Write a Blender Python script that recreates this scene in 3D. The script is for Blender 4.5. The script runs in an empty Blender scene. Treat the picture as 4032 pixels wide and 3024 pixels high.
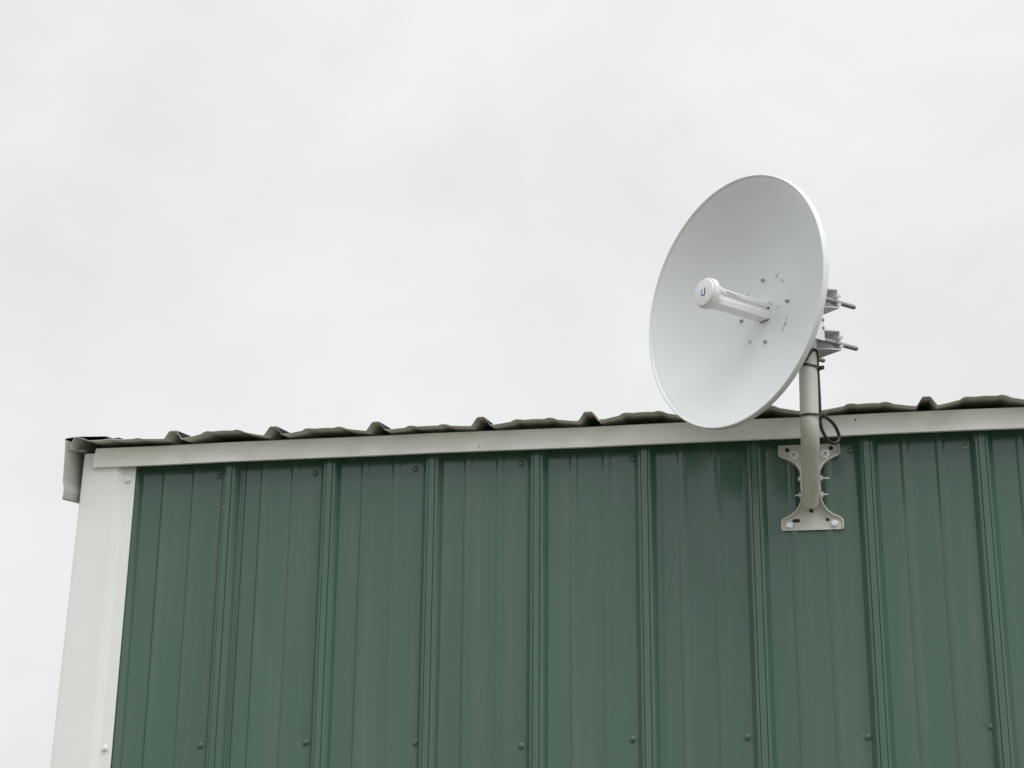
import bpy, math, random
from mathutils import Vector, Matrix
random.seed(7)
R = math.radians
scn = bpy.context.scene
COL = scn.collection

# ------------------------------------------------------------------ camera
cam_d = bpy.data.cameras.new('camera')
cam = bpy.data.objects.new('camera', cam_d); COL.objects.link(cam)
YAW, PITCH, ROLL = -0.189354, 0.305665, 0.008335
fw = Vector((math.sin(YAW)*math.cos(PITCH), math.cos(YAW)*math.cos(PITCH), math.sin(PITCH)))
rt = Vector((math.cos(YAW), -math.sin(YAW), 0)); up = rt.cross(fw)
r2 = rt*math.cos(ROLL)+up*math.sin(ROLL); u2 = -rt*math.sin(ROLL)+up*math.cos(ROLL)
mw = Matrix((r2, u2, -fw)).transposed().to_4x4(); mw.translation = Vector((1.27489, -3.37663, 1.6))
cam.matrix_world = mw
cam_d.sensor_fit = 'HORIZONTAL'; cam_d.sensor_width = 36; cam_d.lens = 6535.08/4032*36
cam_d.clip_start = 0.05; cam_d.clip_end = 5000
scn.camera = cam

# ------------------------------------------------------------------ sky, sun, exposure
SUN_EL, SUN_AZ = 59.0, 136.0          # azimuth clockwise from +Y (the wall normal is azimuth 180)
wd = bpy.data.worlds.new('World'); scn.world = wd; wd.use_nodes = True
nt = wd.node_tree; nt.nodes.clear()
def wn(t, **k):
    n = nt.nodes.new(t)
    for a, b in k.items(): setattr(n, a, b)
    return n
wo = wn('ShaderNodeOutputWorld'); bgc = wn('ShaderNodeBackground'); bgs = wn('ShaderNodeBackground'); mx = wn('ShaderNodeMixShader')
sky = wn('ShaderNodeTexSky', sky_type='NISHITA', sun_disc=False, sun_elevation=R(SUN_EL), sun_rotation=R(SUN_AZ))
nt.links.new(sky.outputs[0], bgs.inputs[0]); bgs.inputs[1].default_value = 0.06
tc = wn('ShaderNodeTexCoord'); mp = wn('ShaderNodeMapping'); mp.inputs['Scale'].default_value = (2.6, 2.6, 3.6)
mp.inputs['Location'].default_value = (0.31, 0.7, 0.15)
no = wn('ShaderNodeTexNoise'); no.inputs['Scale'].default_value = 1.7; no.inputs['Detail'].default_value = 9; no.inputs['Roughness'].default_value = 0.55
no.inputs['Distortion'].default_value = 0.25
cr = wn('ShaderNodeValToRGB')
cr.color_ramp.elements[0].position = 0.30; cr.color_ramp.elements[0].color = (0.500, 0.510, 0.507, 1)
cr.color_ramp.elements[1].position = 0.64; cr.color_ramp.elements[1].color = (0.568, 0.579, 0.577, 1)
nt.links.new(tc.outputs['Generated'], mp.inputs[0]); nt.links.new(mp.outputs[0], no.inputs[0]); nt.links.new(no.outputs[0], cr.inputs[0])
nt.links.new(cr.outputs[0], bgc.inputs[0]); bgc.inputs[1].default_value = 1.0
mx.inputs[0].default_value = 0.97
nt.links.new(bgs.outputs[0], mx.inputs[1]); nt.links.new(bgc.outputs[0], mx.inputs[2]); nt.links.new(mx.outputs[0], wo.inputs[0])

sd = bpy.data.lights.new('sun', 'SUN'); so = bpy.data.objects.new('sun', sd); COL.objects.link(so)
sd.energy = 1.5; sd.angle = R(55); sd.color = (1.0, 0.992, 0.978)
e, a = R(SUN_EL), R(SUN_AZ)
to_sun = Vector((math.cos(e)*math.sin(a), math.cos(e)*math.cos(a), math.sin(e)))
so.rotation_euler = to_sun.to_track_quat('Z', 'Y').to_euler(); so.location = (3, -6, 9)

scn.view_settings.view_transform = 'Standard'; scn.view_settings.look = 'None'
scn.view_settings.exposure = 0.66; scn.view_settings.gamma = 1.0; scn.view_settings.use_curve_mapping = False
scn.render.engine = 'CYCLES'

# ------------------------------------------------------------------ materials
def mat(name, col, rough=0.5, metal=0.0, var=0.06, vscale=(3, 3, 3), speck=0.0, speck_scale=900, bump=0.0, bscale=60, spec=0.5,
        dirt=None, dirt_scale=(6, 6, 1.2), dirt_amt=0.0, rvar=0.0, wave=0.0, objvar=0.0):
    m = bpy.data.materials.new(name); m.use_nodes = True
    t = m.node_tree; b = t.nodes['Principled BSDF']
    b.inputs['Roughness'].default_value = rough; b.inputs['Metallic'].default_value = metal
    b.inputs['Specular IOR Level'].default_value = spec
    g = t.nodes.new('ShaderNodeNewGeometry')
    def noise(scale, detail=4, sc=1.0):
        mpn = t.nodes.new('ShaderNodeMapping'); mpn.inputs['Scale'].default_value = scale
        nn = t.nodes.new('ShaderNodeTexNoise'); nn.inputs['Scale'].default_value = sc; nn.inputs['Detail'].default_value = detail
        t.links.new(g.outputs['Position'], mpn.inputs[0]); t.links.new(mpn.outputs[0], nn.inputs[0])
        return nn.outputs[0]
    def rng(v, a0, b0, c0, d0):
        r = t.nodes.new('ShaderNodeMapRange'); r.inputs[1].default_value = a0; r.inputs[2].default_value = b0
        r.inputs[3].default_value = c0; r.inputs[4].default_value = d0; t.links.new(v, r.inputs[0]); return r.outputs[0]
    def mul(x, y):
        q = t.nodes.new('ShaderNodeMath'); q.operation = 'MULTIPLY'
        t.links.new(x, q.inputs[0]); t.links.new(y, q.inputs[1]); return q.outputs[0]
    f = rng(noise(vscale), 0.3, 0.7, 1-var, 1+var)
    if speck: f = mul(f, rng(noise((1, 1, 1), 2, speck_scale), 0.25, 0.75, 1-speck, 1+speck))
    if objvar:
        oi = t.nodes.new('ShaderNodeObjectInfo'); f = mul(f, rng(oi.outputs['Random'], 0, 1, 1-objvar, 1+objvar))
    vm = t.nodes.new('ShaderNodeVectorMath'); vm.operation = 'SCALE'; vm.inputs[0].default_value = col[:3]
    t.links.new(f, vm.inputs['Scale']); out = vm.outputs[0]
    if dirt:
        mixn = t.nodes.new('ShaderNodeMix'); mixn.data_type = 'RGBA'
        t.links.new(rng(noise(dirt_scale, 6), 0.48, 0.78, 0.0, dirt_amt), mixn.inputs[0])
        t.links.new(out, mixn.inputs[6]); mixn.inputs[7].default_value = (*dirt, 1); out = mixn.outputs[2]
    t.links.new(out, b.inputs['Base Color'])
    if rvar: t.links.new(rng(noise((9, 9, 2.5), 5), 0.3, 0.7, rough-rvar, rough+rvar), b.inputs['Roughness'])
    last = None
    if wave:
        bw = t.nodes.new('ShaderNodeBump'); bw.inputs['Strength'].default_value = 1.0; bw.inputs['Distance'].default_value = wave
        t.links.new(noise((9, 9, 2.2), 1), bw.inputs['Height']); last = bw.outputs[0]
    if bump:
        bn = t.nodes.new('ShaderNodeBump'); bn.inputs['Strength'].default_value = bump; bn.inputs['Distance'].default_value = 0.002
        t.links.new(noise((1, 1, 1), 3, bscale), bn.inputs['Height'])
        if last: t.links.new(last, bn.inputs['Normal'])
        last = bn.outputs[0]
    if last: t.links.new(last, b.inputs['Normal'])
    return m
GREEN = mat('green_painted_steel', (0.053, 0.117, 0.084), 0.175, var=0.05, vscale=(5, 5, 0.7), speck=0.12, speck_scale=420, spec=0.65,
            dirt=(0.12, 0.155, 0.13), dirt_scale=(26, 26, 0.9), dirt_amt=0.5, rvar=0.05, wave=0.0022, objvar=0.05, bump=0.05, bscale=700)
WHITE = mat('white_painted_steel', (0.79, 0.815, 0.795), 0.40, var=0.02, speck=0.03, speck_scale=500, dirt=(0.42, 0.40, 0.33), dirt_scale=(7, 7, 4), dirt_amt=0.10, wave=0.002)
FASC = mat('white_fascia_steel', (0.80, 0.815, 0.775), 0.42, var=0.02, speck=0.04, speck_scale=420, dirt=(0.42, 0.37, 0.26), dirt_scale=(8, 8, 30), dirt_amt=0.22)
RAKE = mat('rake_steel', (0.47, 0.47, 0.435), 0.5, var=0.03, speck=0.05, speck_scale=420, dirt=(0.3, 0.27, 0.2), dirt_scale=(20, 20, 20), dirt_amt=0.2)
ROOFU = mat('roof_steel_backer', (0.70, 0.685, 0.625), 0.5, var=0.06, speck=0.08, speck_scale=420, dirt=(0.44, 0.42, 0.365), dirt_scale=(14, 14, 14), dirt_amt=0.4)
DARK = mat('dark_cap_steel', (0.014, 0.014, 0.022), 0.75, var=0.1, spec=0.12)
DISHW = mat('white_powder_coat', (0.785, 0.82, 0.84), 0.38, dirt=(0.55, 0.56, 0.54), dirt_scale=(9, 9, 5), dirt_amt=0.10, var=0.012, speck=0.012, speck_scale=700)
PLAST = mat('white_plastic', (0.83, 0.84, 0.84), 0.42, var=0.01)
CLAMP = mat('white_clamp_steel', (0.70, 0.72, 0.72), 0.5, var=0.02, speck=0.05, speck_scale=500)
POLE = mat('beige_galvanised_pole', (0.585, 0.58, 0.535), 0.45, var=0.03, speck=0.05, speck_scale=500, dirt=(0.36, 0.32, 0.24), dirt_scale=(18, 18, 5), dirt_amt=0.35)
BRKT = mat('beige_bracket_steel', (0.62, 0.61, 0.565), 0.40, var=0.03, speck=0.05, speck_scale=500, dirt=(0.34, 0.30, 0.22), dirt_scale=(30, 30, 30), dirt_amt=0.3)
ZINC = mat('zinc_fastener', (0.80, 0.84, 0.86), 0.30, metal=0.55, var=0.08, vscale=(90, 90, 90))
STEEL = mat('stainless_nut', (0.42, 0.42, 0.41), 0.22, metal=1.0, var=0.1, vscale=(90, 90, 90))
ROD = mat('galvanised_rod', (0.30, 0.31, 0.31), 0.5, metal=0.45, var=0.08, speck=0.2, speck_scale=600)
BLACK = mat('black_cable_jacket', (0.016, 0.017, 0.016), 0.5, var=0.1)
TIE = mat('dark_cable_tie', (0.03, 0.03, 0.027), 0.45, var=0.1)
HOLE = mat('dark_opening', (0.035, 0.032, 0.028), 0.8, var=0.05)
GREY = mat('grey_print', (0.34, 0.35, 0.35), 0.6, var=0.02)
LGREY = mat('light_grey_print', (0.52, 0.54, 0.54), 0.6, var=0.02)
BLUE = mat('blue_print', (0.03, 0.24, 0.70), 0.4, var=0.02)
PBLUE = mat('pale_blue_print', (0.32, 0.46, 0.72), 0.4, var=0.02)
INK = mat('ink_print', (0.02, 0.04, 0.11), 0.4, var=0.02)
CHIP = mat('pale_scratch', (0.42, 0.48, 0.44), 0.6, var=0.02)
GROUND = mat('dry_grass_ground', (0.19, 0.178, 0.145), 0.95, var=0.25, vscale=(0.4, 0.4, 0.4), speck=0.35, speck_scale=22, bump=0.6, bscale=30, spec=0.2)

# ------------------------------------------------------------------ mesh helpers
class MB:
    def __init__(s): s.v = []; s.f = []; s.mi = []
    def add(s, vs, fs, mi=0):
        o = len(s.v); s.v += [tuple(q) for q in vs]; s.f += [tuple(i+o for i in q) for q in fs]; s.mi += [mi]*len(fs); return s
    def box(s, c, sx, sy, sz, X=Vector((1, 0, 0)), Y=Vector((0, 1, 0)), Z=Vector((0, 0, 1)), ch=0.0):
        c = Vector(c); hx, hy, hz = sx/2, sy/2, sz/2
        if ch <= 0:
            vs = [c+X*(i*hx)+Y*(j*hy)+Z*(k*hz) for i in(-1, 1) for j in(-1, 1) for k in(-1, 1)]
            return s.add(vs, [(0, 1, 3, 2), (4, 6, 7, 5), (0, 4, 5, 1), (2, 3, 7, 6), (0, 2, 6, 4), (1, 5, 7, 3)])
        def oct8(h1, h2, cc): return [(h1-cc, h2), (-h1+cc, h2), (-h1, h2-cc), (-h1, -h2+cc), (-h1+cc, -h2), (h1-cc, -h2), (h1, -h2+cc), (h1, h2-cc)]
        lay = [(-hz, 1-ch/min(hx, hy)), (-hz+ch, 1), (hz-ch, 1), (hz, 1-ch/min(hx, hy))]
        vs = []
        for zz, k in lay: vs += [c+X*(q[0]*k)+Y*(q[1]*k)+Z*zz for q in oct8(hx, hy, ch)]
        return s.loft_idx(vs, 8, 4)
    def loft_idx(s, vs, n, m, caps=True):
        fs = []
        for j in range(m-1):
            for i in range(n): fs.append((j*n+i, j*n+(i+1) % n, (j+1)*n+(i+1) % n, (j+1)*n+i))
        if caps: fs.append(tuple(reversed(range(n)))); fs.append(tuple(range((m-1)*n, m*n)))
        return s.add(vs, fs)
    def lathe(s, o, ax, prof, n=32, caps=True):
        """prof: list of (distance along axis, radius)"""
        ax = Vector(ax).normalized(); e1 = ax.orthogonal().normalized(); e2 = ax.cross(e1); o = Vector(o); vs = []
        for d, r in prof: vs += [o+ax*d+(e1*math.cos(2*math.pi*i/n)+e2*math.sin(2*math.pi*i/n))*r for i in range(n)]
        return s.loft_idx(vs, n, len(prof), caps)
    def tube(s, pts, r, n=14, caps=True, squash=None):
        pts = [Vector(q) for q in pts]; m = len(pts); tan = []
        for i in range(m): tan.append((pts[min(i+1, m-1)]-pts[max(i-1, 0)]).normalized())
        nn = tan[0].orthogonal().normalized(); vs = []
        for i in range(m):
            nn = (nn-tan[i]*nn.dot(tan[i])).normalized(); bb = tan[i].cross(nn); rr = r[i] if isinstance(r, (list, tuple)) else r
            vs += [pts[i]+(nn*math.cos(2*math.pi*k/n)+bb*math.sin(2*math.pi*k/n))*rr for k in range(n)]
        return s.loft_idx(vs, n, m, caps)
    def prism(s, poly, X, Y, Z, o, d0, d1):
        """poly in (X,Y), extruded along Z from d0 to d1"""
        o = Vector(o); n = len(poly)
        vs = [o+X*q[0]+Y*q[1]+Z*d0 for q in poly]+[o+X*q[0]+Y*q[1]+Z*d1 for q in poly]
        return s.loft_idx(vs, n, 2)
    def build(s, name, m, parent=None, smooth=0):
        me = bpy.data.meshes.new(name); me.from_pydata(s.v, [], s.f)
        for q in (m if isinstance(m, (list, tuple)) else [m]): me.materials.append(q)
        me.validate(); me.update()
        if any(s.mi): me.polygons.foreach_set('material_index', s.mi)
        import bmesh
        bm = bmesh.new(); bm.from_mesh(me); bmesh.ops.recalc_face_normals(bm, faces=bm.faces); bm.to_mesh(me); bm.free()
        if smooth:
            me.polygons.foreach_set('use_smooth', [True]*len(me.polygons)); me.set_sharp_from_angle(angle=R(smooth))
        o = bpy.data.objects.new(name, me); COL.objects.link(o)
        if parent: par(o, parent)
        return o
def par(o, p):
    o.parent = p; o.matrix_parent_inverse = Matrix.Translation(-world_loc(p))
def world_loc(o):
    v = Vector(o.location)
    return v if o.parent is None else v          # only plain translations are used on parents
def thing(name, loc, label, cat, group=None):
    o = bpy.data.objects.new(name, None); COL.objects.link(o); o.location = loc; o.empty_display_size = 0.1
    o['label'] = label; o['category'] = cat
    if group: o['group'] = group
    return o
def spline(pts, sub=10):
    P = [Vector(q) for q in pts]; out = []
    for i in range(len(P)-1):
        p0 = P[max(i-1, 0)]; p1 = P[i]; p2 = P[i+1]; p3 = P[min(i+2, len(P)-1)]
        for k in range(sub):
            t = k/sub
            out.append(0.5*((2*p1)+(p2-p0)*t+(2*p0-5*p1+4*p2-p3)*t*t+(3*p1-p0-3*p2+p3)*t**3))
    out.append(P[-1]); return out
X3, Y3, Z3 = Vector((1, 0, 0)), Vector((0, 1, 0)), Vector((0, 0, 1))

# ------------------------------------------------------------------ ground
g = MB()
ring = [0, 3, 8, 20, 60, 200, 800, 3000]
vs = [(0, 0, 0)]; fs = []
for r in ring[1:]:
    for k in range(32):
        an = 2*math.pi*k/32; vs.append((r*math.cos(an)+1, r*math.sin(an), 0.0))
for k in range(32): fs.append((0, 1+k, 1+(k+1) % 32))
for q in range(len(ring)-2):
    for k in range(32):
        b0 = 1+q*32; b1 = b0+32; fs.append((b0+k, b1+k, b1+(k+1) % 32, b0+(k+1) % 32))
gr = g.add(vs, fs).build('ground', GROUND); gr['kind'] = 'structure'

# ------------------------------------------------------------------ the metal building
P = 0.2286
bld = thing('metal_building', (0, 0, 0), 'green ribbed steel shed with white corner trim, white eave strip and wavy metal roof edge', 'building')
ZTOP = 2.575
def rib_prof(cx, lift=0.0):
    q = [(-.0245, 0), (-.0225, .0006), (-.0128, .0160), (-.0118, .0166), (-.0078, .0170), (-.0069, .0160), (-.0060, .0188), (0, .0192), (.0060, .0188),
         (.0069, .0160), (.0078, .0170), (.0118, .0166), (.0128, .0160), (.0225, .0006), (.0245, 0)]
    return [(cx+x, h+lift) for x, h in q]
def minor(cx):
    o = []
    for x, u in ((-.0120, 0), (-.0108, .06), (-.0092, .30), (-.0072, .70), (-.0056, .94), (-.0040, 1), (.0020, 1), (.0036, .95), (.0056, .70), (.0076, .30), (.0092, .06), (.0104, 0)):
        o.append((cx+x, .0036*u))
    return o
def wall_prof(first=False):
    pr = []
    if not first: pr += [(x, h-.0012) for x, h in rib_prof(0) if x >= -.006]
    for k in range(0 if not first else 3, 4):
        for c in (.339, .645): pr += minor(k*P+c*P)
        pr += [(k*P+P-d, 0) for d in (.062, .055, .049, .044, .039, .034, .029)]
        if k < 3: pr += rib_prof((k+1)*P)
    if first:
        pr = [(x, h) for x, h in rib_prof(3*P) if True]+pr
        pr = [(3*P-.085, 0), (3*P-.03, 0)]+pr
    last = rib_prof(4*P, .0016); pr += [(x, h if i > 3 else h-.0016) for i, (x, h) in enumerate(last)]
    pr += [(4*P+.0330, .0034)]
    return pr
DIMP = (1.923, 2.505, 1.32, .72, .14)
def sheet_mesh(pr, z0, z1, th=.0006, org=0.0):
    m = MB(); n = len(pr); vs = []
    # a few vertical stations so the faces are not absurdly long
    Zs = sorted({z0, z1} | {z0+(z1-z0)*k/6 for k in range(1, 6)} | {c+d for c in DIMP for d in (-.06, -.045, -.03, -.018, -.008, 0, .008, .018, .03, .045, .06) if z0+.002 < c+d < z1-.002})
    def dimple(x, z):
        u = (x+.034) % P; u = min(u, P-u); w = 0
        for c in DIMP: w += .0011*math.exp(-(u/.017)**2-((z-c-.006)/.024)**2)
        r = x % P; r = min(r, P-r)
        return w*max(0, min(1, (r-.0250)/.006))
    for z in Zs:
        q = [(x, -h+(dimple(x, z) if abs(h) < .0004 else 0), z) for x, h in pr]
        vs += q+[(x, y+th, z) for x, y, z in reversed(q)]
    m.loft_idx(vs, 2*n, len(Zs)); return m
def screw_mesh(wash=.0066, hexr=.0040, ring=False):
    m = MB(); ax = (0, -1, 0)
    m.lathe((0, 0, 0), ax, [(-.0005, wash), (.0010, wash), (.0022, wash*.72), (.0024, hexr)], 14)
    m.lathe((0, 0, 0), ax, [(.0020, hexr), (.0042, hexr), (.0049, hexr*.8)], 6)
    return m
def scr(name, m, par_o, proto={}):
    key = (m.name, name, 'ring' in name)
    if key not in proto:
        o = screw_mesh().build(name, m, None, 30); proto[key] = o.data
    else:
        o = bpy.data.objects.new(name, proto[key]); COL.objects.link(o)
    par(o, par_o); return o
sheets = []
wp_first = sheet_mesh(wall_prof(True), 0.02, ZTOP).build('wall_sheet', GREEN, bld, 28); wp_first.location.x = -4*P
wp = sheet_mesh(wall_prof(), 0.02, ZTOP).build('wall_sheet', GREEN, bld, 28); sheets = [wp_first, wp]
for j in range(1, 7):
    o = wp.copy(); COL.objects.link(o); o.location.x = j*4*P; sheets.append(o)
def sheet_for(x):
    return sheets[max(0, min(len(sheets)-1, math.floor((x+.02)/(4*P))+1))]
top = [(-.0313, 2.5041), (.1907, 2.5021), (.4169, 2.5027), (.6491, 2.5051), (.8879, 2.5047), (1.1089, 2.5059), (1.3399, 2.5048), (1.569, 2.5073)]
low = [(-.0348, 1.9202), (.1967, 1.9238), (.4321, 1.9215), (.6518, 1.9129), (.8798, 1.9238), (1.1089, 1.926), (1.342, 1.9232), (1.5773, 1.9401)]
def tilted(o, x, y, z):
    o.location = (x, y, z); o.rotation_euler = (R(random.uniform(-7, 7)), R(random.uniform(0, 60)), R(random.uniform(-7, 7)))
def place_on(o, parent, x, y, z):
    o.parent = parent; o.matrix_parent_inverse = Matrix.Translation(-Vector(parent.location)); tilted(o, x, y, z)
for i, (x, z) in enumerate(top+low):
    sh = sheet_for(x)
    if i == 7:
        o = MB().lathe((0, 0, 0), (0, -1, 0), [(-.0005, .0085), (.0012, .0085), (.0020, .0066), (.0018, .0045)], 18).lathe((0, 0, 0), (0, -1, 0), [(.0015, .0048), (.0050, .0048), (.0058, .0040)], 6).build('screw', [ROD, GREEN], None, 30)
        o.data.polygons.foreach_set('material_index', [1 if len(q.vertices) != 4 or (q.center.x**2+q.center.z**2)**.5 < .0052 else 0 for q in o.data.polygons])
    else: o = scr('screw', GREEN, sh)
    place_on(o, sh, x, 0, z)
for k in range(8, 27):
    for z in (2.505, 1.923):
        x = k*P-.034; sh = sheet_for(x); place_on(scr('screw', GREEN, sh), sh, x, 0, z)
for k in range(0, 27):
    for z in (1.32, .72, .14):
        x = k*P-.034; sh = sheet_for(x); place_on(scr('screw', GREEN, sh), sh, x, 0, z)
# pale scratches and chips in the paint
def chip(x, z, w, h, y=-.0012, lean=0.0):
    m = MB(); pts = [(-.5, -.4), (.1, -.5), (.5, -.2), (.35, .5), (-.2, .45)]
    m.prism([(q[0]*w+lean*q[1]*h, q[1]*h) for q in pts], X3, Z3, Y3, (x, y, z), -.0002, .0002)
    sh = sheet_for(x); m.build('paint_scratch', CHIP, sh)
for q in ((-.0155, 2.386, .0010, .012, -.006, .25), (.986, 1.958, .0026, .0030, -.0005, 0), (.992, 1.957, .0034, .0032, -.0005, 0), (.838, 2.040, .0006, .014, -.0040, 0),
          (.912, 1.992, .0022, .0042, -.0196, 0), (1.36, 1.98, .002, .002, -.0005, 0), (-.008, 2.43, .0025, .003, -.019, 0)):
    chip(*q)

# corner trim: flat leg, outward step and a lip that lies on the first rib; slightly out of plumb as on the photograph
def trim_x(x, z):
    t = (x+.3368)/(.1211)
    return x+(1-t)*(z-2.5557)*.0215+t*(z-2.53)*.0089
ct = MB(); pr = [(-.3368, .30), (-.3368, -.034), (-.3345, -.0362), (-.3300, -.0366), (-.2555, -.0362), (-.2535, -.0355), (-.2405, -.0265), (-.2385, -.0258), (-.2175, -.0250), (-.2157, -.0244), (-.2160, -.0228), (-.2190, -.0225)]
inn = [(x+.0015 if i < 2 else x, y+.0014) for i, (x, y) in enumerate(pr)]
vs = []
Zs = [0.02, .5, 1.0, 1.5, 2.0, 2.3, 2.5, 2.5585]
for z in Zs:
    vs += [(trim_x(x, z), y, z) for x, y in pr]+[(trim_x(x, z), y, z) for x, y in reversed(inn)]
ctrim = ct.loft_idx(vs, 2*len(pr), len(Zs)).build('corner_trim', WHITE, bld)
for x, z in ((-.2425, 2.5043), (-.2457, 1.9221), (-.2485, 1.33), (-.251, .74), (-.253, .15)):
    o = scr('screw', WHITE, ctrim); place_on(o, ctrim, x+.0105, -.0275, z-.008)

# eave strip (fascia)
fx0, fx1 = -.3081, 5.95; zf0, zf1 = 2.5248, 2.5685
fpr = [(-.0450, zf0), (-.0455, zf0+.0012), (-.0458, zf0+.020), (-.0452, zf1-.001), (-.0442, zf1), (.004, zf1+.007), (.004, zf1+.0056), (-.0435, zf1-.0014), (-.0440, zf1-.002), (-.0445, zf0+.020), (-.0440, zf0+.0018), (-.036, zf0+.0016), (-.036, zf0+.0002)]
fm = MB(); vs = []; nx = 40
for k in range(nx+1):
    x = fx0+(fx1-fx0)*k/nx; dz = .0007*math.sin(x*5.1)+.0005*math.sin(x*13+1); dy = .0012*math.sin(x*3.3+.5)
    vs += [(x+(.0032 if (k == 0 and z > zf0+.03) else 0), y+dy, z+dz) for y, z in fpr]
fm.loft_idx(vs, len(fpr), nx+1).build('fascia', FASC, bld)
for x, z, s in ((.567, 2.5337, .0022), (.285, 2.5362, .0016), (1.352, 2.5565, .0035), (.84, 2.5405, .0014)):
    MB().prism([(-.5*s, -.4*s), (.4*s, -.5*s), (.5*s, .6*s), (-.1*s, .9*s)], X3, Z3, Y3, (x, -.0475, z), -.0002, .0002).build('dirt_speck', HOLE, bld)

# roof sheets: the eave end of each pan bows up between its ribs
PITCHR = 7.0; tp = math.tan(R(PITCHR)); EY = -.086
ROOF_X0 = -.1095; RP = .2290; ZR = 2.5684
bows = {-1: .0015, 0: .0150, 1: .0105, 2: .0046, 3: .0090, 4: .0135, 5: .0145, 6: .0105, 7: .0150}
tilts = {0: .0, 1: .0, 7: .0}
def bow(k): return bows.get(k, random.Random(k).uniform(.004, .015))
def roof_prof(k0, k1, xl=None, xr=None):
    """profile points (x, height, bow) from rib k0 to rib k1"""
    out = []
    rib = [(-.0215, 0), (-.0198, .0010), (-.0118, .0128), (-.0102, .0160), (-.0066, .0190), (.0066, .0192), (.0100, .0164), (.0118, .0130), (.0198, .0010), (.0215, 0)]
    for k in range(k0, k1+1):
        cx = ROOF_X0+k*RP
        for x, h in rib:
            if (k == k0 and x < -.0066 and xl is None): continue
            out.append((cx+x, h+(.0012 if k == k1 else 0), 0.0))
        if k < k1:
            n = 26; c1, c2 = .34, .655
            for i in range(1, n):
                t = i/n; x = cx+.0215+(RP-.043)*t; u = (x-cx)/RP; h = 0
                for c in (c1, c2):
                    d = abs(u-c)*RP
                    if d < .0105: h = .0034 if d < .0060 else .0034*(.0105-d)/.0045
                b = bow(k)*math.sin(math.pi*t)**1.25
                out.append((x, h, b))
        else: out.append((cx+.031, .0030, 0))
    return out
def roof_mesh(pr, length, th=.0009, y0=EY):
    m = MB(); n = len(pr); vs = []; S = [0, .03, .08, .16, .30, .6, 1.2, length]
    for s in S:
        fall = math.exp(-(s/.45)**2); y = y0+s*math.cos(R(PITCHR)); zb = ZR+s*math.sin(R(PITCHR))
        vs += [(x, y-h*math.sin(R(PITCHR))*0, zb+h+b*fall) for x, h, b in pr]+[(x, y, zb+h+b*fall+th) for x, h, b in reversed(pr)]
    m.loft_idx(vs, 2*n, len(S))
    # weather side dark, underside beige
    m.mi = [1 if (i < (len(S)-1)*2*n and n <= i % (2*n) < 2*n-1) else 0 for i in range(len(m.f))]
    return m
RLEN = 3.15
# first sheet runs from the rake to rib 0
firstp = [(-.3495, -.0115, 0), (-.3470, -.0015, 0), (-.3425, .0085, 0), (-.3385, .0155, 0), (-.3300, .0157, 0), (-.3263, .0125, 0), (-.3193, .0115, 0), (-.3060, .0057, 0)]
for i in range(1, 16):
    x = -.306+(.1740)*i/15; u = (x+.306)/.174; h = 0
    for c in (.28, .66):
        d = abs(u-c)*.174
        if d < .0105: h = .0024 if d < .0060 else .0024*(.0105-d)/.0045
    firstp.append((x, h+.0057-.0035*u, .0015*math.sin(math.pi*u)))
firstp += [(ROOF_X0+x, h, 0) for x, h in [(-.0198, .0022), (-.0118, .0128), (-.0102, .0160), (-.0066, .0190), (.0066, .0192), (.0100, .0164), (.0118, .0130), (.0198, .0010), (.0215, 0)]]
firstp = [(x, h+(.0011 if x > -.128 else 0), b) for x, h, b in firstp]
roof_mesh(firstp, RLEN).build('roof_sheet', [ROOFU, DARK], bld, 48)
for j in range(7): roof_mesh(roof_prof(4*j-0, 4*j+4) if j else roof_prof(0, 4), RLEN).build('roof_sheet', [ROOFU, DARK], bld, 48)

# rake trim: hangs below the roof's side overhang, kinked and hemmed at its lower edge
rk = [(-.3565, 2.576), (-.3548, 2.5536), (-.3538, 2.515), (-.3530, 2.4813), (-.3512, 2.4740), (-.3489, 2.4624), (-.3502, 2.4460), (-.3510, 2.4416), (-.3500, 2.4408), (-.3470, 2.4440)]
rin = [(x+.0012, z+(.0 if i < 7 else .0008)) for i, (x, z) in enumerate(rk)]
m = MB(); vs = []
for s in (0, .04, .2, 1.0, 3.1):
    y = -.095+s; dz = s*tp
    vs += [(x, y, z+dz) for x, z in rk]+[(x, y, z+dz) for x, z in reversed(rin)]
m.loft_idx(vs, 2*len(rk), 5).build('rake_trim', RAKE, bld)
# soffit flange between rake trim and wall
m = MB(); vs = []
sp = [(-.3530, 2.5610), (-.3300, 2.5625), (-.3300, 2.5640), (-.3530, 2.5625)]
for s in (0, 3.1): vs += [(x, -.050+s, z+s*tp) for x, z in sp]
m.loft_idx(vs, 4, 2).build('rake_soffit', RAKE, bld)
# dark cap lying over the first roof rib
cpo = [(-.3640, 2.5560), (-.3689, 2.5850), (-.3660, 2.5868), (-.3413, 2.5896), (-.2715, 2.5874), (-.2549, 2.5818), (-.2400, 2.5832), (-.2363, 2.5800)]
cp = cpo+[(x+(.0014 if k < 2 else 0), z-(.0014 if k > 0 else 0)) for k, (x, z) in reversed(list(enumerate(cpo)))]
m = MB(); vs = []
for s in (0, .1, 1.0, 3.1): vs += [(x, -.070+s, z+s*tp) for x, z in cp]
m.loft_idx(vs, len(cp), 4).build('rake_cap', DARK, bld)

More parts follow.
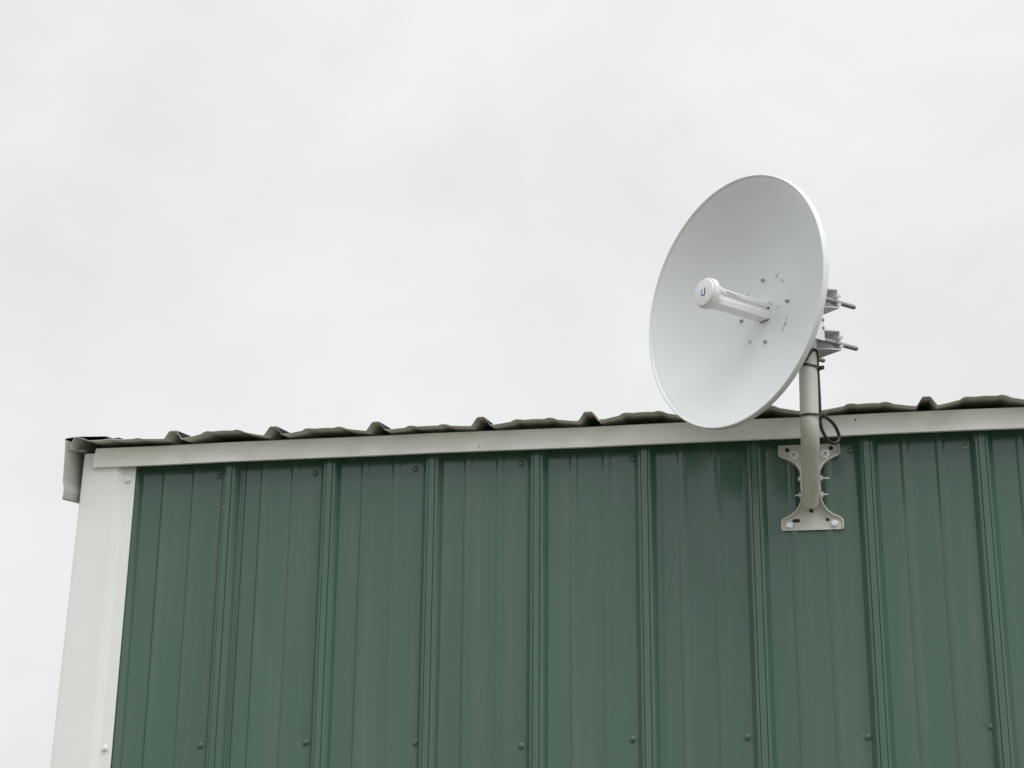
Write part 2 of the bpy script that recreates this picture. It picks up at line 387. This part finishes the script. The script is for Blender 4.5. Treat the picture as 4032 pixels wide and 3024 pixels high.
# the rest of the building: gable walls, rear wall, rear roof slope
BX0, BX1, BD = -.328, 5.93, 6.1; ridge = ZR+3.15*math.sin(R(PITCHR))
for x in (BX0, BX1):
    poly = [(.31 if x < 0 else .002, .02), (BD, .02), (BD, 2.55), (BD/2, ridge-.06), (.31 if x < 0 else .002, 2.55+.04)]
    pl = MB(); pl.prism(poly, Y3, Z3, X3, (x, 0, 0), -.002, .002)
    for i in range(1, 26):
        y = .31+i*P
        if y < BD-.05: pl.prism([(y-.022, 0), (y-.012, .018), (y+.012, .018), (y+.022, 0)], Y3, X3*(-1 if x < 0 else 1), Z3, (x, 0, 0), .02, 2.5)
    pl.build('gable_wall', GREEN, bld)
MB().box(((BX0+BX1)/2, BD, 1.28), BX1-BX0-.02, .004, 2.5).build('rear_wall', GREEN, bld)
m = MB(); n0 = roof_prof(0, 26); S = [0, 3.15]; vs = []
for s in S:
    y = EY+3.15*math.cos(R(PITCHR))+.002+s*math.cos(R(PITCHR)); zb = ridge-s*math.sin(R(PITCHR))
    vs += [(x, y, zb+h) for x, h, b in n0]+[(x, y, zb+h+.0009) for x, h, b in reversed(n0)]
m.loft_idx(vs, 2*len(n0), 2).build('rear_roof', ROOFU, bld)
# dark block added just behind the strip: stops light falling through the roof edge
MB().box(((BX0+BX1)/2, .05, 2.52), BX1-BX0-.03, .08, .10).build('eave_light_block', HOLE, bld)

# ------------------------------------------------------------------ pole mount
PX, PY = 1.2617, -.1680
BC = Vector((1.2556, 0, 2.4292))                     # bracket centre on the wall
mnt = thing('pole_mount', (1.255, 0, 2.34), 'beige steel pole bent out from an I-shaped bracket bolted under the eave', 'pole mount')
# half outline of the plate, z relative to the centre (top to bottom), x = half width
half = [(.0620, .0905), (.0630, .0885), (.0630, .0700), (.0610, .0655), (.0570, .0628), (.0480, .0590), (.0380, .0530), (.0290, .0450), (.0235, .0370), (.0205, .0290), (.0200, .0200),
        (.0200, -.0150), (.0202, -.0260), (.0220, -.0340), (.0260, -.0430), (.0330, -.0525), (.0420, -.0590), (.0520, -.0632), (.0590, -.0665), (.0620, -.0705), (.0628, -.0750), (.0628, -.0880), (.0615, -.0902)]
yp = -.0040                                          # back of the plate, resting on the minor ribs
pm = MB()
outl = [(x, z) for x, z in half]+[(-x, z) for x, z in reversed(half)]
pm.prism(outl, X3, Z3, Y3, (BC.x, yp, BC.z), -.0030, 0.0)
# side flanges follow the outline; deepest at the waist
def fdepth(z):
    a = abs(z); return .008+.030*(1-min(1, a/.066))**.75 if a < .066 else .008
for sg in (1, -1):
    vs = []
    hh = [q for q in half[1:-1]]
    for i, (x, z) in enumerate(hh):
        a0 = hh[max(i-1, 0)]; a1 = hh[min(i+1, len(hh)-1)]
        dx, dz = a1[0]-a0[0], a1[1]-a0[1]; L = math.hypot(dx, dz); nx_, nz_ = -dz/L, dx/L
        xo, zo = x, z; xi, zi = x-nx_*.0026, z-nz_*.0026
        d = fdepth(z)
        for (xx, zz, yy) in ((xo, zo, yp-.0031), (xo, zo, yp-d), (xi, zi, yp-d), (xi, zi, yp-.0031)):
            vs.append((BC.x+sg*xx, yy, BC.z+zz))
    pm.loft_idx(vs, 4, len(hh))
plate = pm.build('bracket_plate', BRKT, mnt)
# lower lip of the plate
# the bent pole: slanted foot, bend, upright
foot = Vector((1.2545, -.030, 2.3910)); A = R(52)
dirv = Vector((0, -math.sin(A), math.cos(A)))
Lf = (PY-foot.y)/dirv.y; corner = foot+dirv*Lf
rb = .06; tl = rb*math.tan(A/2)
pts = [foot, foot+dirv*.02, foot+dirv*.05]
pA = corner-dirv*tl; cen_dir = (Vector((0, math.cos(A), math.sin(A))))
pts += [foot+dirv*((Lf-tl)*q) for q in (.4, .6, .8, .95)]
for i in range(0, 13):
    th = A*(1-i/12)
    c = pA+cen_dir*rb
    # centre of the bend lies towards the wall
    pts.append(Vector((0, c.y, c.z))+Vector((0, -math.cos(th)*rb, -math.sin(th)*rb)))
ztop = 2.806
pts += [Vector((0, PY, q)) for q in (corner.z+tl+.02, corner.z+tl+.06, ztop)]
for q in pts:
    t = min(1, max(0, (q.z-foot.z)/(corner.z-foot.z))); q.x = foot.x+(1.2600-foot.x)*t if q.z < 2.51 else 1.2600+(q.z-2.51)*.02
pr_ = .0186
rads = [.0164, .0168, .0176]+[pr_]*(len(pts)-3)
MB().tube(pts, rads, 32).build('pole', POLE, mnt, 40)
# bolts through the flanges
for z, ll, rr in ((BC.z+.0125, .001, .019), (BC.z-.0215, .008, .013)):
    y = yp-.023
    b = MB(); b.lathe((BC.x-.0235-ll, y, z), (1, 0, 0), [(0, .0017), (.047+ll+rr*.75, .0017)], 10); bo = b.build('cross_bolt', ZINC, mnt, 30)
    nb = MB(); nb.lathe((BC.x+.0205, y, z), (1, 0, 0), [(0, .0056), (.0046, .0056)], 6); nb.build('nut', ZINC, bo)
    nb = MB(); nb.lathe((BC.x-.0205, y, z), (-1, 0, 0), [(0, .0054), (.0038, .0054)], 6); nb.build('bolt_head', ZINC, bo)
# lag bolts and washer-headed screws
def hexbolt(x, z, r, name='lag_bolt', tilt=(0, 0)):
    ax = Vector((tilt[0], -1, tilt[1])).normalized(); o = Vector((x, yp-.0031, z)); q = MB()
    q.lathe(o, ax, [(0, r*1.02), (.0006, r*1.02)], 20)
    q.lathe(o, ax, [(.0005, r), (.0046, r), (.0056, r*.82)], 6)
    return q.build(name, ZINC, mnt, 25)
hexbolt(1.2097, 2.3497, .0078, tilt=(.05, .12)); hexbolt(1.3000, 2.3512, .0078, tilt=(-.08, .10))
for x, z, c in ((1.2240, 2.4975, .0), (1.2880, 2.4985, .02)):
    ax = Vector((c, -1, 0)).normalized(); o = Vector((x, yp-.0031, z))
    w = MB().lathe(o, ax, [(0, .0098), (.0014, .0098), (.0017, .0093)], 24).build('washer', ZINC, mnt, 30)
    h = MB(); h.lathe(o, ax, [(.0016, .0052), (.0056, .0052), (.0062, .0046)], 6); h.build('screw', ZINC, w, 25)
    cr_ = MB()
    for ang in (.5, .5+math.pi/2): cr_.box(o+ax*.0064, .0062, .0006, .0014, Vector((math.cos(ang), 0, math.sin(ang))), Y3, Vector((-math.sin(ang), 0, math.cos(ang))))
    cr_.build('drive_slot', HOLE, w)
# punched holes (shallow dark discs and a slot)
def hole(x, z, r, w=0.0):
    q = MB(); pl = []
    for k in range(24):
        an = 2*math.pi*k/24; pl.append((math.cos(an)*r+(w if math.cos(an) > 0 else -w), math.sin(an)*r))
    q.prism(pl, X3, Z3, Y3, (x, yp-.0031, z), -.0002, .0001); q.build('punched_hole', HOLE, mnt)
hole(1.2110, 2.5092, .0046); hole(1.3003, 2.5100, .0046); hole(1.2232, 2.3590, .0037, .0042); hole(1.2864, 2.3595, .0038); hole(1.2546, 2.3790, .0044)

# ------------------------------------------------------------------ dish antenna
n = Vector((-0.70545031, -0.7081178, 0.03015014)).normalized()
V = Vector((1.18353, -0.24627, 2.73177)); RD = .2553; DEP = .090
a_ = n.cross(Z3).normalized(); b_ = a_.cross(n).normalized()
sgn = -a_                                             # the side that faces right and towards the viewer
dish = thing('dish_antenna', (PX, PY, 2.64), 'round white parabolic dish antenna with a protruding feed tube, clamped to the pole', 'antenna')
prof = []
r1 = RD-.0080
for i in range(1, 29):
    r = r1*i/28; prof.append((DEP*.93*(r/r1)**2, r))
dz = prof[-1][0]
prof += [(dz+.0003, r1+.0008), (dz+.0004, r1+.0016), (dz+.0012, r1+.0022), (dz+.0030, r1+.0028), (dz+.0046, r1+.0040), (dz+.0052, r1+.0054), (dz+.0046, r1+.0068), (dz+.0030, r1+.0076), (dz+.0010, r1+.0079), (dz-.0050, RD), (dz-.0068, RD-.0003), (dz-.0073, RD-.0012), (dz-.0068, RD-.0020), (dz-.0030, RD-.0022)]
bk = [(dz-.0016, r1+.0020), (dz-.0021, r1)]
for i in range(28, 0, -1):
    r = r1*i/28; bk.append((DEP*.93*(r/r1)**2-.0020, r))
full = [(0.0, .0005)]+prof+bk+[(-.002, .0005)]
refl = MB().lathe(V, n, full, 128).build('reflector', DISHW, dish, 40)
def dz_at(r): return DEP*.93*(r/r1)**2
def on_dish(u, v, off=0.0):
    r = math.hypot(u, v); return V+sgn*u+b_*v+n*(dz_at(r)+off)
# feed tube
feed = MB()
FS = 1.04
hs = [(-.0125, -.0215), (.0125, -.0215), (.0140, -.0205), (.0146, -.0095), (.0105, -.0030), (.0105, .0026), (.0134, .0034), (.0136, .0100), (.0105, .0145), (.0050, .0165), (-.0050, .0165), (-.0105, .0145), (-.0136, .0100), (-.0134, .0034), (-.0105, .0026), (-.0105, -.0030), (-.0146, -.0095), (-.0140, -.0205)]
vs = []
for d, k, rd in ((-.004, 1.0, 0), (.09, 1.0, 0), (.117, 1.03, 0), (.127, 1.10, .25), (.135, 1.25, .7), (.142, 1.3, 1)):
    for (h, v) in hs:
        an = math.atan2(v, h); cx_, cy_ = math.cos(an)*.0235, math.sin(an)*.0235
        vs.append(V+n*d+sgn*(h*k*(1-rd)+cx_*rd)+b_*((v*k)*(1-rd)+cy_*rd))
feedo = feed.loft_idx(vs, len(hs), 6).build('feed_tube', PLAST, dish, 25)
cap = MB().lathe(V+n*.139, n, [(0, .0240), (.0015, .0285), (.0035, .0303), (.0130, .0303), (.0150, .0298), (.0156, .0288), (.0140, .0280), (.0142, .0272), (.0188, .0272), (.0200, .0264), (.0205, .0250), (.0206, .0020)], 64).build('feed_cap', PLAST, feedo, 35)
fc = V+n*(.139+.0208)
def flatpoly(pts, o, m, name, parent, nx=n, ex=sgn, ey=b_, th=.00015):
    q = MB(); q.prism(pts, ex, ey, nx, o, -.0001, th); return q.build(name, m, parent)
# the two-tone U emblem on the cap (seen from the front, sgn points to the right)
w = .0030
flatpoly([(-.0062, .0012), (-.0062+w, .0012), (-.0062+w, .0068), (-.0062, .0068)], fc, PBLUE, 'emblem', cap)
bl = [(-.0062, .0012), (-.0062, -.0030)]
for k in range(0, 7): an = math.pi+math.pi/2*k/6; bl.append((.0000+math.cos(an)*.0062, -.0030+math.sin(an)*.0055))
for k in range(6, -1, -1): an = math.pi+math.pi/2*k/6; bl.append((.0000+math.cos(an)*.0032, -.0030+math.sin(an)*.0028))
bl += [(-.0032, .0012)]
flatpoly(bl, fc, BLUE, 'emblem', cap)
bl = [(.0060, .0080), (.0060, -.0030)]
for k in range(0, 7): an = -math.pi/2*k/6; bl.append((math.cos(an)*.0062, -.0030+math.sin(an)*.0055))
for k in range(6, -1, -1): an = -math.pi/2*k/6; bl.append((math.cos(an)*.0032, -.0030+math.sin(an)*.0028))
bl += [(.0032, .0078)]
flatpoly(bl, fc, INK, 'emblem', cap)
# printed label on the upper side face of the tube
side_o = V+sgn*.0138+b_*.0068
flatpoly([(.112, .0030), (.082, -.0002), (.092, -.0006), (.112, -.0002)], side_o, GREY, 'label_print', feedo, sgn, n, b_)
for k, (x0, x1_, y0) in enumerate(((.111, .098, -.0026), (.096, .088, -.0026), (.086, .078, -.0026), (.081, .074, .0010))):
    flatpoly([(x0, y0), (x1_, y0), (x1_, y0+.0010), (x0, y0+.0010)], side_o, LGREY, 'label_print', feedo, sgn, n, b_)
# dark strips standing in for the gap shadow where the tube meets the dish
sm = MB(); sm.prism([(-.0128, -.0223), (.0132, -.0223), (.0140, -.0212), (.0140, -.0180), (.0120, -.0205), (-.0128, -.0205)], sgn, b_, n, V, dz_at(.02)-.001, dz_at(.02)+.0022)
sm.build('gap_shadow', HOLE, feedo)
sm = MB(); sm.prism([(.0105, .0004), (.0138, .0012), (.0140, .0036), (.0122, .0020)], sgn, b_, n, V, dz_at(.014)-.001, dz_at(.014)+.0030)
sm.build('gap_shadow', HOLE, feedo)
# nuts around the vertex
for u, v in ((0.0033, 0.0629), (0.0745, -0.0038), (-0.0617, -0.0045), (0.0086, -0.0697)):
    o = on_dish(u, v)
    nn = (n-sgn*(2*dz_at(1)*u)-b_*(2*dz_at(1)*v)).normalized()
    q = MB(); q.lathe(o, nn, [(-.001, .0040), (.0006, .0040)], 16); q.lathe(o, nn, [(.0005, .0036), (.0040, .0036), (.0048, .0028)], 6); q.lathe(o, nn, [(.0045, .0019), (.0068, .0019), (.0072, .0015)], 10)
    q.build('nut', STEEL, dish, 25)
# punched tabs and slots round the feed
def tab(u, v, L, wd_, ang, m=LGREY, lift=.0012):
    o = on_dish(u, v)
    nn = (n-sgn*(2*dz_at(1)*u)-b_*(2*dz_at(1)*v)).normalized(); e1 = (sgn*math.cos(ang)+b_*math.sin(ang)); e1 = (e1-nn*e1.dot(nn)).normalized(); e2 = nn.cross(e1)
    q = MB(); q.box(o+nn*.0004, L, wd_, lift, e1, e2, nn); return q.build('tab', m, dish)
tab(0.0459, 0.0591, .010, .0016, .75); tab(0.0408, 0.0577, .008, .0014, 1.5, DISHW, .002); tab(0.0605, 0.0432, .009, .0030, -.95, LGREY); tab(0.0519, 0.0513, .008, .0014, -.6, DISHW, .003)
tab(0.0705, -0.0464, .014, .0014, 1.35, LGREY); tab(0.0663, -0.0482, .004, .0030, 1.2, GREY); tab(0.0624, -0.0572, .016, .0022, 1.15, LGREY); tab(0.0721, -0.0388, .005, .0012, .1, LGREY)
tab(-0.0412, -0.0528, .010, .0050, -.6, DISHW, .0040); tab(-0.0377, -0.0588, .006, .0016, .9, LGREY); tab(-0.0338, -0.0581, .004, .0020, 0, LGREY); tab(-0.0385, -0.0514, .012, .0012, -.7, LGREY)
tab(-0.0434, 0.0484, .008, .0045, .5, DISHW, .0030); tab(-0.0413, 0.0488, .005, .0014, .6, LGREY)
tab(0.0163, 0.0134, .007, .0010, -.5, GREY); tab(0.0197, 0.0076, .005, .0010, -1.2, GREY)
u, v = 0.0409, -0.003; MB().lathe(on_dish(u, v), n, [(-.001, .0040), (.0012, .0040), (.0014, .0030)], 16).build('grommet', DISHW, dish)
MB().lathe(on_dish(u, v), n, [(.0012, .0016), (.0017, .0016)], 12).build('grommet_hole', GREY, dish)

# rear bracket, in a frame at the pole: back = away from the beam, sd_ = to the right front
back = Vector((0.70577117, 0.70843987, 0)); sd_ = Vector((0.70843987, -0.70577117, 0)); PO = Vector((PX, PY, 0))
def fr(s, t, z): return PO+sd_*s+back*t+Z3*z
hub = MB(); hub.lathe(V-n*.0015, -n, [(0, .052), (.006, .052), (.008, .048), (.030, .044)], 40); hub.build('rear_hub', PLAST, dish, 35)
rb_ = MB()
Q = 1
def boxst(m, s0, s1, t0, t1, z0, z1, ch=0.0): m.box(fr((s0+s1)/2, (t0+t1)/2, (z0+z1)/2), abs(s1-s0), abs(t1-t0), z1-z0, sd_, back, Z3, ch)
# folded tray: back wall, two side walls, bottom and top flanges
boxst(rb_, -.050, .050, -.092, -.0895, 2.672, 2.790)
for s in (-.0530, .0505): boxst(rb_, s, s+.0025, -.0894, -.002, 2.6765, 2.786)
boxst(rb_, -.0504, .0504, -.0894, -.024, 2.6755, 2.6778); boxst(rb_, -.0504, .0504, -.0894, -.024, 2.7845, 2.7870)
rb_.build('mounting_bracket', CLAMP, dish)
for z in (2.720, 2.703):
    MB().lathe(fr(.0530, -.005, z), (sd_+back*.7), [(0, .0028), (.0020, .0028), (.0030, .0018)], 12).build('screw', ROD, dish, 30)
# clamps with curved flanges, threaded rods and nuts
def clamp(zc):
    c = MB(); hw = .0500; zlo = zc-.0140; zhi = zc+.0275; tw = .0432
    # web
    boxst(c, -hw, hw, tw, tw+.0028, zlo+.0026, zhi-.0026)
    # flanges: plan outline with two lobes and a notch for the pole
    out = [(-hw, tw+.0028)]
    front = []
    for i in range(0, 41):
        s = -hw+2*hw*i/40; x = abs(s)
        d = .004+.036*math.sin(math.pi*min(1, max(0, (hw-x)/(hw*1.0))))**1.0
        if x < .024: d = min(d, tw-math.sqrt(.024**2-x*x))
        front.append((s, tw-d))
    poly = [(hw, tw+.0028), (-hw, tw+.0028)]+front
    for zz in (zlo, zhi-.0026):
        vs = [fr(s, t, zz) for s, t in poly]+[fr(s, t, zz+.0026) for s, t in poly]; c.loft_idx(vs, len(poly), 2)
    co = c.build('clamp', CLAMP, dish)
    # small turned-out ears at the free end
    for zz, k in ((zc+.0130, 1), (zc-.0060, 1)):
        q = MB(); q.box(fr(hw+.002, tw+.0015, zz), .008, .0028, .006, (sd_+back*.9).normalized(), (back-sd_*.9).normalized(), Z3); q.build('ear', CLAMP, co)
    return co
for zc in (2.7693, 2.6803):
    clamp(zc)
    for s in (.0464, -.0464):
        q = MB(); pr2 = []; t = -.010
        while t < .0915: pr2 += [(t, .0046), (t+.0010, .0050), (t+.0020, .0046)]; t += .0024
        pr2 += [(.0922, .0046), (.0942, .0040), (.0952, .0028)]
        q.lathe(fr(s, 0, zc), back, pr2, 14); ro = q.build('threaded_rod', ROD, dish, 50)
        nq = MB(); nq.lathe(fr(s, .034, zc), back, [(0, .0080), (.0068, .0080)], 6); nq.build('nut', ROD, ro)

# ------------------------------------------------------------------ cable and ties
cpts = [(1.2342, -0.1680, 2.6994), (1.2475, -0.1980, 2.6404), (1.2574, -0.1960, 2.6416), (1.2644, -0.1920, 2.6542), (1.2712, -0.1860, 2.6644),
        (1.2763, -0.1800, 2.6677), (1.2801, -0.1740, 2.6647), (1.2815, -0.1700, 2.6541), (1.2812, -0.1680, 2.6377), (1.2815, -0.1660, 2.6117),
        (1.2817, -0.1640, 2.5752), (1.2815, -0.1630, 2.5491), (1.2807, -0.1620, 2.5337), (1.2822, -0.1580, 2.5138), (1.2879, -0.1500, 2.4990),
        (1.2962, -0.1400, 2.4884), (1.3055, -0.1300, 2.4865), (1.3137, -0.1220, 2.4915), (1.3167, -0.1180, 2.5025), (1.3143, -0.1220, 2.5130),
        (1.3079, -0.1320, 2.5242), (1.2974, -0.1440, 2.5328), (1.2868, -0.1500, 2.5384), (1.2779, -0.1460, 2.5416), (1.2668, -0.1380, 2.5413),
        (1.2603, -0.1250, 2.5347), (1.2585, -0.1050, 2.5246), (1.2575, -0.0700, 2.5173)]
CP = spline(cpts, 8)
cab = MB().tube(CP, .0034, 12).build('cable', BLACK, None, 60)
cab['label'] = 'thin black cable running down the pole and hanging in a small loop'; cab['category'] = 'cable'
def tie(zc, label, slope, hd):
    """flat strap round pole and cable, with a square head on the right"""
    t = thing('cable_tie', (PX, PY, zc), label, 'cable tie', 'black cable ties round the pole')
    q = MB(); pts = []
    yy = PY; xx = hd[3]
    for k in range(49):
        an = 2*math.pi*k/48; x = math.cos(an); y = math.sin(an); rr = .0192
        ex = .0075*max(0, x)**3                      # bulges over the cable on the right
        pts.append((xx+x*(rr+ex), yy+y*rr, zc+slope*x))
    vs = []
    for i, (x, y, z) in enumerate(pts[:-1]):
        dx, dy = x-xx, y-yy; L = math.hypot(dx, dy); ox, oy = dx/L*.0012, dy/L*.0012
        vs += [(x, y, z-.0023), (x+ox, y+oy, z-.0023), (x+ox, y+oy, z+.0023), (x, y, z+.0023)]
    fs = []
    m_ = 48
    for i in range(m_):
        j = (i+1) % m_
        for k in range(4): fs.append((i*4+k, i*4+(k+1) % 4, j*4+(k+1) % 4, j*4+k))
    q.add(vs, fs); q.build('strap', TIE, t, 40)
    h = MB(); h.box((xx+.0290, yy-.006, zc+slope*1.1+hd[2]), .0075, .0065, .0072, ch=.0008); h.build('head', TIE, t)
tie(2.6353, 'dark cable tie high on the pole, just under the dish clamps', -.0035, (0, 0, 0, PX))
tie(2.5323, 'dark cable tie lower on the pole, above the hanging cable loop', -.0004, (0, 0, 0, PX))
